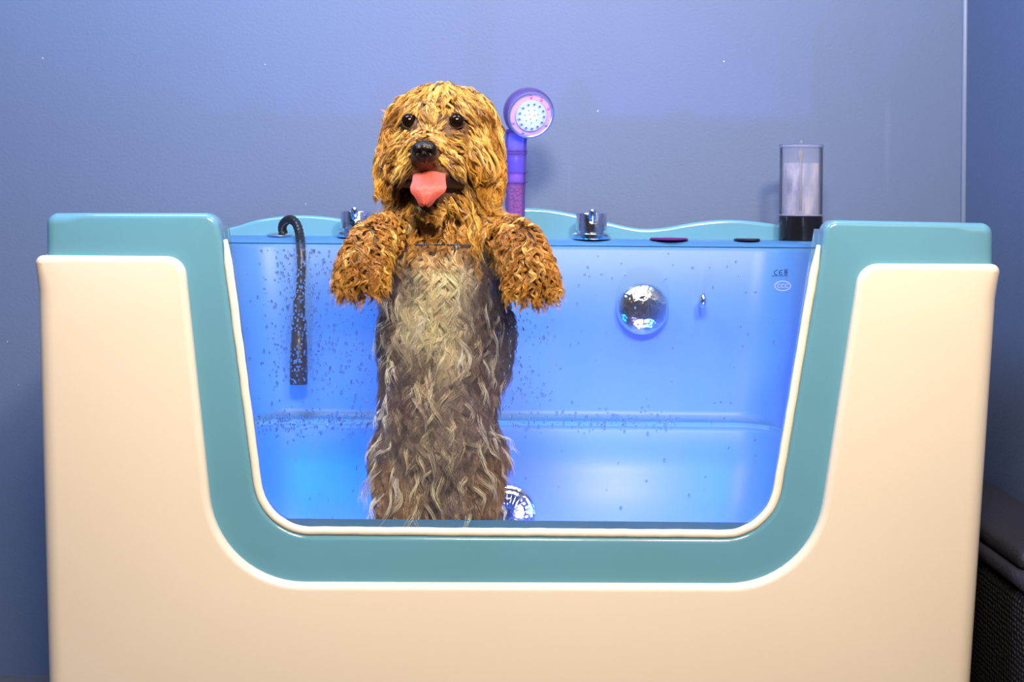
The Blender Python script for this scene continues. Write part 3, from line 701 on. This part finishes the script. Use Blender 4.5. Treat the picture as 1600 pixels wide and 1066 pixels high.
def groom(name, roots, tree, flow, style, part, parent, m, avoid=None):
    """wet locks: every lock is a guide curve hugging the body, then falling free, with strands that close to one tip"""
    K = 15; G = []; A = []; B = []; C = []; CR = []; NS = []; SR = []
    for p, nrm in roots:
        st = style(p, nrm); bad = False; Ln = st['len'] * random.uniform(.65, 1.3); stick = st.get('stick', .6); lift = st['lift'] * random.uniform(.5, 1.5)
        amp = st['curl'] * random.uniform(.4, 1.5); fq = st.get('freq', 1.2) * random.uniform(.7, 1.3); ph = random.uniform(0, 2 * PI)
        f = flow(p, nrm); f = f + Vector((noise.noise(p * 30), noise.noise(p * 30 + Vector((9, 0, 0))), noise.noise(p * 30 + Vector((0, 9, 0))))) * st.get('wild', .5)
        hand = 1 if noise.noise(p * 18 + Vector((3, 3, 3))) > 0 else -1
        pos = p.copy(); d = (f - nrm * f.dot(nrm)); d = d.normalized() if d.length > 1e-4 else f.normalized(); nn = nrm.copy(); pts = []; step = Ln / (K - 1); base = []
        for k in range(K):
            base.append(pos.copy()); t = k / (K - 1)
            if avoid and avoid(pos):
                if k < 5: bad = True; break
                m0 = base[:k]; base = []
                for q in range(K):
                    x_ = q / (K - 1) * (k - 1); i_ = min(int(x_), k - 2); base.append(m0[i_].lerp(m0[i_ + 1], x_ - i_))
                break
            if k == K - 1: break
            dd = (d + nn * lift * (1 - t) + Vector((0, -.02, -.75 * t * st.get('grav', 1)))).normalized(); pos = pos + dd * step
            near = tree.find_nearest(pos)
            if near[0] is not None:
                h = (pos - near[0]).dot(near[1]); hm = .0015 + st.get('lay', .006) * min(1, t * 2.5)
                if h < hm or t < stick:
                    tgt = near[0] + near[1] * max(hm, min(h, hm * 2 + lift * .01)); pos = pos.lerp(tgt, 1 if h < hm else .6)
                nn = near[1]
            f2 = flow(pos, nn); d = (d * .7 + (f2 - nn * f2.dot(nn) * .6) * .3).normalized()
        if bad: continue
        ax = (base[-1] - base[0]); ax = ax.normalized() if ax.length > 1e-5 else d
        a = (nrm - ax * nrm.dot(ax)); a = a.normalized() if a.length > 1e-3 else ax.orthogonal().normalized(); b = ax.cross(a)
        for k in range(K):
            t = k / (K - 1); th = 2 * PI * fq * t * hand + ph; e = amp * min(1, t * 1.6) ** .8
            base[k] = base[k] + (b * (math.cos(th) - math.cos(ph)) * e + a * abs(math.sin(th)) * e * .7)
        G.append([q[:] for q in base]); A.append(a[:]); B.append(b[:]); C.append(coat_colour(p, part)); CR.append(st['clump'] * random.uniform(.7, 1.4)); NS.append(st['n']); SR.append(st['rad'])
    G = np.array(G); A = np.array(A); B = np.array(B); C = np.array(C); CR = np.array(CR); NS = np.array(NS); SR = np.array(SR)
    ix = np.repeat(np.arange(len(G)), NS); M = len(ix); t = np.linspace(0, 1, K)
    ang = rng.uniform(0, 2 * PI, M); rr = np.sqrt(rng.random(M)) * CR[ix]
    off = A[ix] * (np.cos(ang) * rr)[:, None] * .6 + B[ix] * (np.sin(ang) * rr)[:, None]
    close = (1 - t) ** .75 * .95 + .05 + .25 * np.sin(PI * t)
    P = G[ix] + off[:, None, :] * close[None, :, None]
    wv_ = rng.normal(0, 1, (M, 3)); f_ = rng.uniform(.8, 2.2, M); p_ = rng.uniform(0, 6.28, M)
    P += wv_[:, None, :] * (CR[ix] * .22)[:, None, None] * np.sin(t[None, :] * f_[:, None] * 2 * PI + p_[:, None])[:, :, None] * t[None, :, None]
    # some strands stop short
    short = rng.uniform(.72, 1.0, M)
    for s_, in ():
        pass
    P = P[:, :1] + (P - P[:, :1]) * (1 - (1 - short)[:, None, None] * t[None, :, None])
    T = np.gradient(P, axis=1); T /= np.linalg.norm(T, axis=2, keepdims=True) + 1e-9
    u = A[ix][:, None, :] - T * np.sum(A[ix][:, None, :] * T, axis=2, keepdims=True); u /= np.linalg.norm(u, axis=2, keepdims=True) + 1e-9
    v = np.cross(T, u); R_ = (SR[ix] * rng.uniform(.7, 1.3, M))[:, None] * (np.clip(1.15 - t ** 2.2, .12, 1))[None, :]
    V = []
    for q in range(3): V.append(P + (u * math.cos(q * 2.0944) + v * math.sin(q * 2.0944)) * R_[:, :, None])
    V = np.stack(V, axis=2).reshape(-1, 3)      # M,K,3
    base = (np.arange(M) * K * 3)[:, None, None]; kk = (np.arange(K - 1) * 3)[None, :, None]; q = np.arange(3)[None, None, :]; q2 = (q + 1) % 3
    Fq = np.stack([base + kk + q, base + kk + q2, base + kk + 3 + q2, base + kk + 3 + q], axis=-1).reshape(-1, 4)
    me = bpy.data.meshes.new(name); me.vertices.add(len(V)); me.vertices.foreach_set('co', V.astype(np.float32).ravel())
    me.loops.add(Fq.size); me.loops.foreach_set('vertex_index', Fq.astype(np.int32).ravel())
    me.polygons.add(len(Fq)); me.polygons.foreach_set('loop_start', (np.arange(len(Fq)) * 4).astype(np.int32)); me.update(calc_edges=True)
    cc = C[ix] * rng.uniform(.75, 1.25, (M, 1)); cc = np.clip(cc, 0, 1)
    at = me.color_attributes.new('coat', 'FLOAT_COLOR', 'POINT'); full = np.ones((M, K * 3, 4)); full[:, :, :3] = cc[:, None, :]; at.data.foreach_set('color', full.astype(np.float32).ravel())
    return obj(name, me, m, parent)
M_fur = bpy.data.materials.new('wet_fur'); M_fur.use_nodes = True; nt = M_fur.node_tree; bs = nt.nodes['Principled BSDF']
an = nt.nodes.new('ShaderNodeAttribute'); an.attribute_name = 'coat'; nt.links.new(an.outputs['Color'], bs.inputs['Base Color'])
bs.inputs['Roughness'].default_value = .26; bs.inputs['Specular IOR Level'].default_value = .8

def dist_px(p, x, y): a = pix(p); return math.hypot(a[0] - x, a[1] - y)
def region(p):
    px, py = pix(p)
    if py < 318 and p.y < .17 and 590 < px < 790: return 'head'
    if (p.y < .030 and py > 318) or (py < 470 and py > 330 and (px < 614 or px > 776)): return 'arm'
    return 'body'
EYES = ((640, 190), (713, 190))
def face_clear(p, k=1.0):
    if p.y > .08: return False
    px, py = pix(p)
    if min(math.hypot((px - e[0]) / 13, (py - e[1] - 1) / 11) for e in EYES) < k: return True
    if p.y < .01 and math.hypot((px - 663) / 20, (py - 238) / 17) < k: return True
    if ((px - 674) / 40) ** 2 + ((py - 286) / 25) ** 2 < k: return True
    return abs(px - 666) < 24 and 262 < py < 322
def head_keep(p, n):
    return region(p) == 'head' and not face_clear(p, 1.05) and n.z > -.8
def head_flow(p, n):
    px, py = pix(p); dx = (px - 684) / 100
    if p.y < .050 and py > 205 and abs(px - 664) < 60:      # muzzle: out and down from the bridge
        return Vector(((px - 664) / 20, -.02, -.45 - max(0, py - 225) / 45))
    v = Vector((dx * 1.1, -.08, -1))
    if py < 160: v = Vector((dx * 1.5, -.55, -.45))
    if p.y < .07 and py < 215:                              # the fringe parts round each eye
        for ex, ey in EYES:
            if abs(px - ex) < 34 and py < ey + 12: v.x += (px - ex + (6 if px > 676 else -6)) / 14 * max(0, 1 - abs(py - ey) / 50)
    return v
def head_style(p, n):
    px, py = pix(p)
    if p.y < .050 and py > 205 and abs(px - 664) < 60:
        return dict(len=.020 if py < 250 else .034, lift=.16, curl=.0016, freq=.7, clump=.0030, n=9, rad=.00042, wild=.25, lay=.003, stick=.7, grav=.6)
    if p.y < .07 and 160 < py < 222: return dict(len=.027, lift=.10, curl=.0020, freq=.8, clump=.0030, n=9, rad=.00042, wild=.35, lay=.0035, stick=1)
    if py < 165: return dict(len=.055, lift=.22, curl=.0045, freq=.9, clump=.0036, n=10, rad=.00050, wild=.9, lay=.006, stick=1)
    return dict(len=.095, lift=.16, curl=.0052, freq=1.6, clump=.0032, n=9, rad=.00045, wild=.45, lay=.009, stick=1)
body_me.calc_loop_triangles()
groom('head_fur', surf_sample(body_me, 30000, head_keep), bvh, head_flow, head_style, 'head', dog, M_fur, face_clear)
def body_keep(p, n):
    if region(p) != 'body': return False
    if n.y > .72: return False
    return True
def body_flow(p, n):
    px, py = pix(p); s = noise.noise(p * 14) * 1.5
    return Vector((s * .6 + (px - 688) / 260, -.1, -1))
def body_style(p, n):
    px, py = pix(p)
    if py < 400: return dict(len=.042, lift=.35, curl=.0050, freq=1.2, clump=.0040, n=10, rad=.00048, wild=.8, lay=.008, stick=.8)
    if py < 700: return dict(len=.060, lift=.30, curl=.0075, freq=1.0, clump=.0065, n=16, rad=.00042, wild=.9, lay=.009, stick=.8)
    if py < 830: return dict(len=.045, lift=.22, curl=.0035, freq=.9, clump=.0060, n=14, rad=.00042, wild=.5, lay=.006, stick=.9)
    return dict(len=.028, lift=.4, curl=.004, freq=1.2, clump=.005, n=6, rad=.0007, wild=.6, lay=.006, stick=.8)
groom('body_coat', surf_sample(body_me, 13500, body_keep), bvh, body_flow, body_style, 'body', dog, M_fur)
def wisp_style(p, n): return dict(len=.065, lift=.55, curl=.0080, freq=.7, clump=.0050, n=9, rad=.00034, wild=1.0, lay=.016, stick=.35, grav=.6)
def pale(c): return c
groom('belly_curls', surf_sample(body_me, 1300, lambda p, n: region(p) == 'body' and n.y < -.1 and 430 < pix(p)[1] < 810), bvh, body_flow, wisp_style, 'wisp', dog, M_fur)
def arm_flow(p, n):
    px, py = pix(p); c = 570 if px < 690 else 828
    if p.y > -.005 and py < 400: return Vector(((-1 if px < 690 else 1) * 1.0, -.6, -.1)) + Vector((0, 0, n.z * .6))
    return Vector(((px - c) / 50, -.25, -1))
def arm_style(p, n):
    if p.y > -.005: return dict(len=.026, lift=.4, curl=.0040, freq=1.4, clump=.0032, n=9, rad=.00045, wild=.9, lay=.006, stick=.8)
    return dict(len=.038, lift=.50, curl=.0050, freq=1.3, clump=.0032, n=10, rad=.00045, wild=.9, lay=.009, stick=.6)
groom('foreleg_fur', surf_sample(body_me, 27000, lambda p, n: region(p) == 'arm' and n.y < .8), bvh, arm_flow, arm_style, 'arm', dog, M_fur)
for o_, cx in ((eo1, 604), (eo2, 768)):
    m_ = o_.data; m_.calc_loop_triangles(); tr = BVHTree.FromPolygons([v.co.copy() for v in m_.vertices], [tuple(f.vertices) for f in m_.polygons])
    nt_ = 17000
    groom('ear_fur', surf_sample(m_, nt_, lambda p, n: n.y < .6), tr, lambda p, n, cx=cx: Vector(((pix(p)[0] - cx) / 160, -.08, -1)),
          lambda p, n: dict(len=.062, lift=.15, curl=.0042, freq=1.8, clump=.0045, n=10, rad=.00058, wild=.4, lay=.006, stick=.8), 'ear', o_, M_fur)

tuft = []
for hx_, hy_, v_ in ((622, 172, (-1, 0, .12)), (626, 176, (-1, 0, .02)), (618, 178, (-1, 0, -.15)), (714, 160, (.35, 0, .35)), (720, 162, (.2, 0, .5)), (708, 160, (.5, 0, .3)), (655, 168, (.1, 0, .3)), (612, 200, (-.8, 0, -.3))):
    h_ = hit(hx_, hy_)
    if h_[0]: tuft.append((h_[0], Vector(v_).normalized()))
for part_ in ([t for t in tuft if pix(t[0])[0] < 640], [t for t in tuft if pix(t[0])[0] >= 690]):
    groom('tuft', part_, bvh, lambda p, n: n, lambda p, n: dict(len=.034, lift=.1, curl=.003, freq=.7, clump=.0035, n=16, rad=.0005, wild=.2, lay=.002, stick=0, grav=.1), 'head', dog, M_fur)
# --- eyes, nose, tongue, mouth
M_eye = mat('dark_brown_eye', (.008, .003, .001), rough=.06, spec=.35)
for ex, ey in EYES:
    c, n_ = hit(ex, ey); bm = bmesh.new(); bmesh.ops.create_uvsphere(bm, u_segments=32, v_segments=20, radius=.0130, matrix=Matrix.Translation(c + n_ * .001 + Vector((0, .002, 0))))
    e = obj('eye', bm, M_eye, dog)
    bm = bmesh.new(); cc = c + n_ * .001 + Vector((0, .002, 0)); d = (camp - cc).normalized(); q = d.to_track_quat('Z', 'Y').to_matrix()
    pts = [cc + q @ Vector((.0118 * math.cos(a), .0108 * math.sin(a), .0065)) for a in [math.radians(180 + 180 * k / 14) for k in range(15)]]
    tube(bm, pts, .0013, n=8); obj('eyelid', bm, mat('dark_eyelid', (.05, .025, .018), rough=.3), e)
M_nose = mat('wet_black_nose', (.007, .005, .005), rough=.25, spec=.45, bump=.2, bump_scale=500)
nc = W(663, 237, -.052)
bm = bmesh.new()
for dx, dz, dy, r in ((-.0085, .004, 0, .0110), (.0085, .004, 0, .0110), (0, .006, 0, .0115), (0, -.003, -.001, .0105), (0, -.010, .001, .007), (-.012, -.001, .003, .0075), (.012, -.001, .003, .0075), (0, .002, .012, .014)):
    bmesh.ops.create_icosphere(bm, subdivisions=3, radius=r, matrix=Matrix.Translation(nc + Vector((dx, dy, dz))))
nm = skin(bm, 'nose', .0014, 6)
for v in nm.vertices:
    for s in (-1, 1):
        q = nc + Vector((s * .0085, 0, -.0015)); d = math.hypot((v.co.x - q.x) / .0042, (v.co.z - q.z) / .0034)
        if d < 1.3 and v.co.y < nc.y: v.co.y += .007 * max(0, 1 - d / 1.3) ** .5
    if abs(v.co.x - nc.x) < .0015 and v.co.z < nc.z + .002 and v.co.y < nc.y: v.co.y += .0022
obj('nose', nm, M_nose, dog)
M_lip = mat('dark_mouth_lining', (.030, .010, .012), rough=.35, noise_amt=.4)
bm = bmesh.new(); blob(bm, [(636, 281, .012, .014), (650, 278, .004, .015), (668, 276, .006, .016), (696, 279, .006, .016), (716, 283, .028, .014)]); blob(bm, [(668, 294, .000, .016), (668, 302, -.006, .014)])
obj('mouth', skin(bm, 'mouth', .003, 6), M_lip, dog)
# tongue: a grooved slab that comes out over the lower lip and hangs to a point
M_tongue = mat('pink_tongue', (.60, .125, .10), rough=.28, spec=.5, noise_amt=.10, noise_scale=120, bump=.3, bump_scale=500)
rows = [(260, -.010, 25, 671), (268, -.018, 26, 671), (276, -.029, 26, 670), (283, -.040, 26.5, 670), (289, -.049, 28, 669), (293, -.052, 29.3, 669), (296.5, -.0535, 27.5, 668), (300.5, -.054, 22.5, 667), (305, -.0545, 17.5, 666), (310, -.054, 14, 665), (315.5, -.053, 11, 664), (320.5, -.0515, 4, 664)]
bm = bmesh.new(); grid = []
for py, yy, hw, cx in rows:
    r = []
    for k in range(13):
        s = (k - 6) / 6; q = W(cx + hw * s, py - (1.0 * s * s if py < 296 else -3.0 * s * s), yy); q.y += .007 * s * s + .0028 * math.exp(-(s / .16) ** 2); r.append(q)
    grid.append(r)
F_ = [[bm.verts.new(q) for q in r] for r in grid]; Bk = [[bm.verts.new(q + Vector((0, .006 * (1 - abs((k - 6) / 6) ** 4) + .0006, -.002))) for k, q in enumerate(r)] for r in grid]
for i in range(len(rows) - 1):
    for k in range(12): bm.faces.new((F_[i][k], F_[i][k + 1], F_[i + 1][k + 1], F_[i + 1][k])); bm.faces.new((Bk[i][k + 1], Bk[i][k], Bk[i + 1][k], Bk[i + 1][k + 1]))
for i in range(len(rows) - 1):
    for k in (0, 12): bm.faces.new((F_[i][k], F_[i + 1][k], Bk[i + 1][k], Bk[i][k]))
for k in range(12):
    bm.faces.new((F_[0][k], Bk[0][k], Bk[0][k + 1], F_[0][k + 1])); bm.faces.new((F_[-1][k], F_[-1][k + 1], Bk[-1][k + 1], Bk[-1][k]))
t_ = obj('tongue', bm, M_tongue, dog); sb = t_.modifiers.new('s', 'SUBSURF'); sb.levels = 1; sb.render_levels = 2
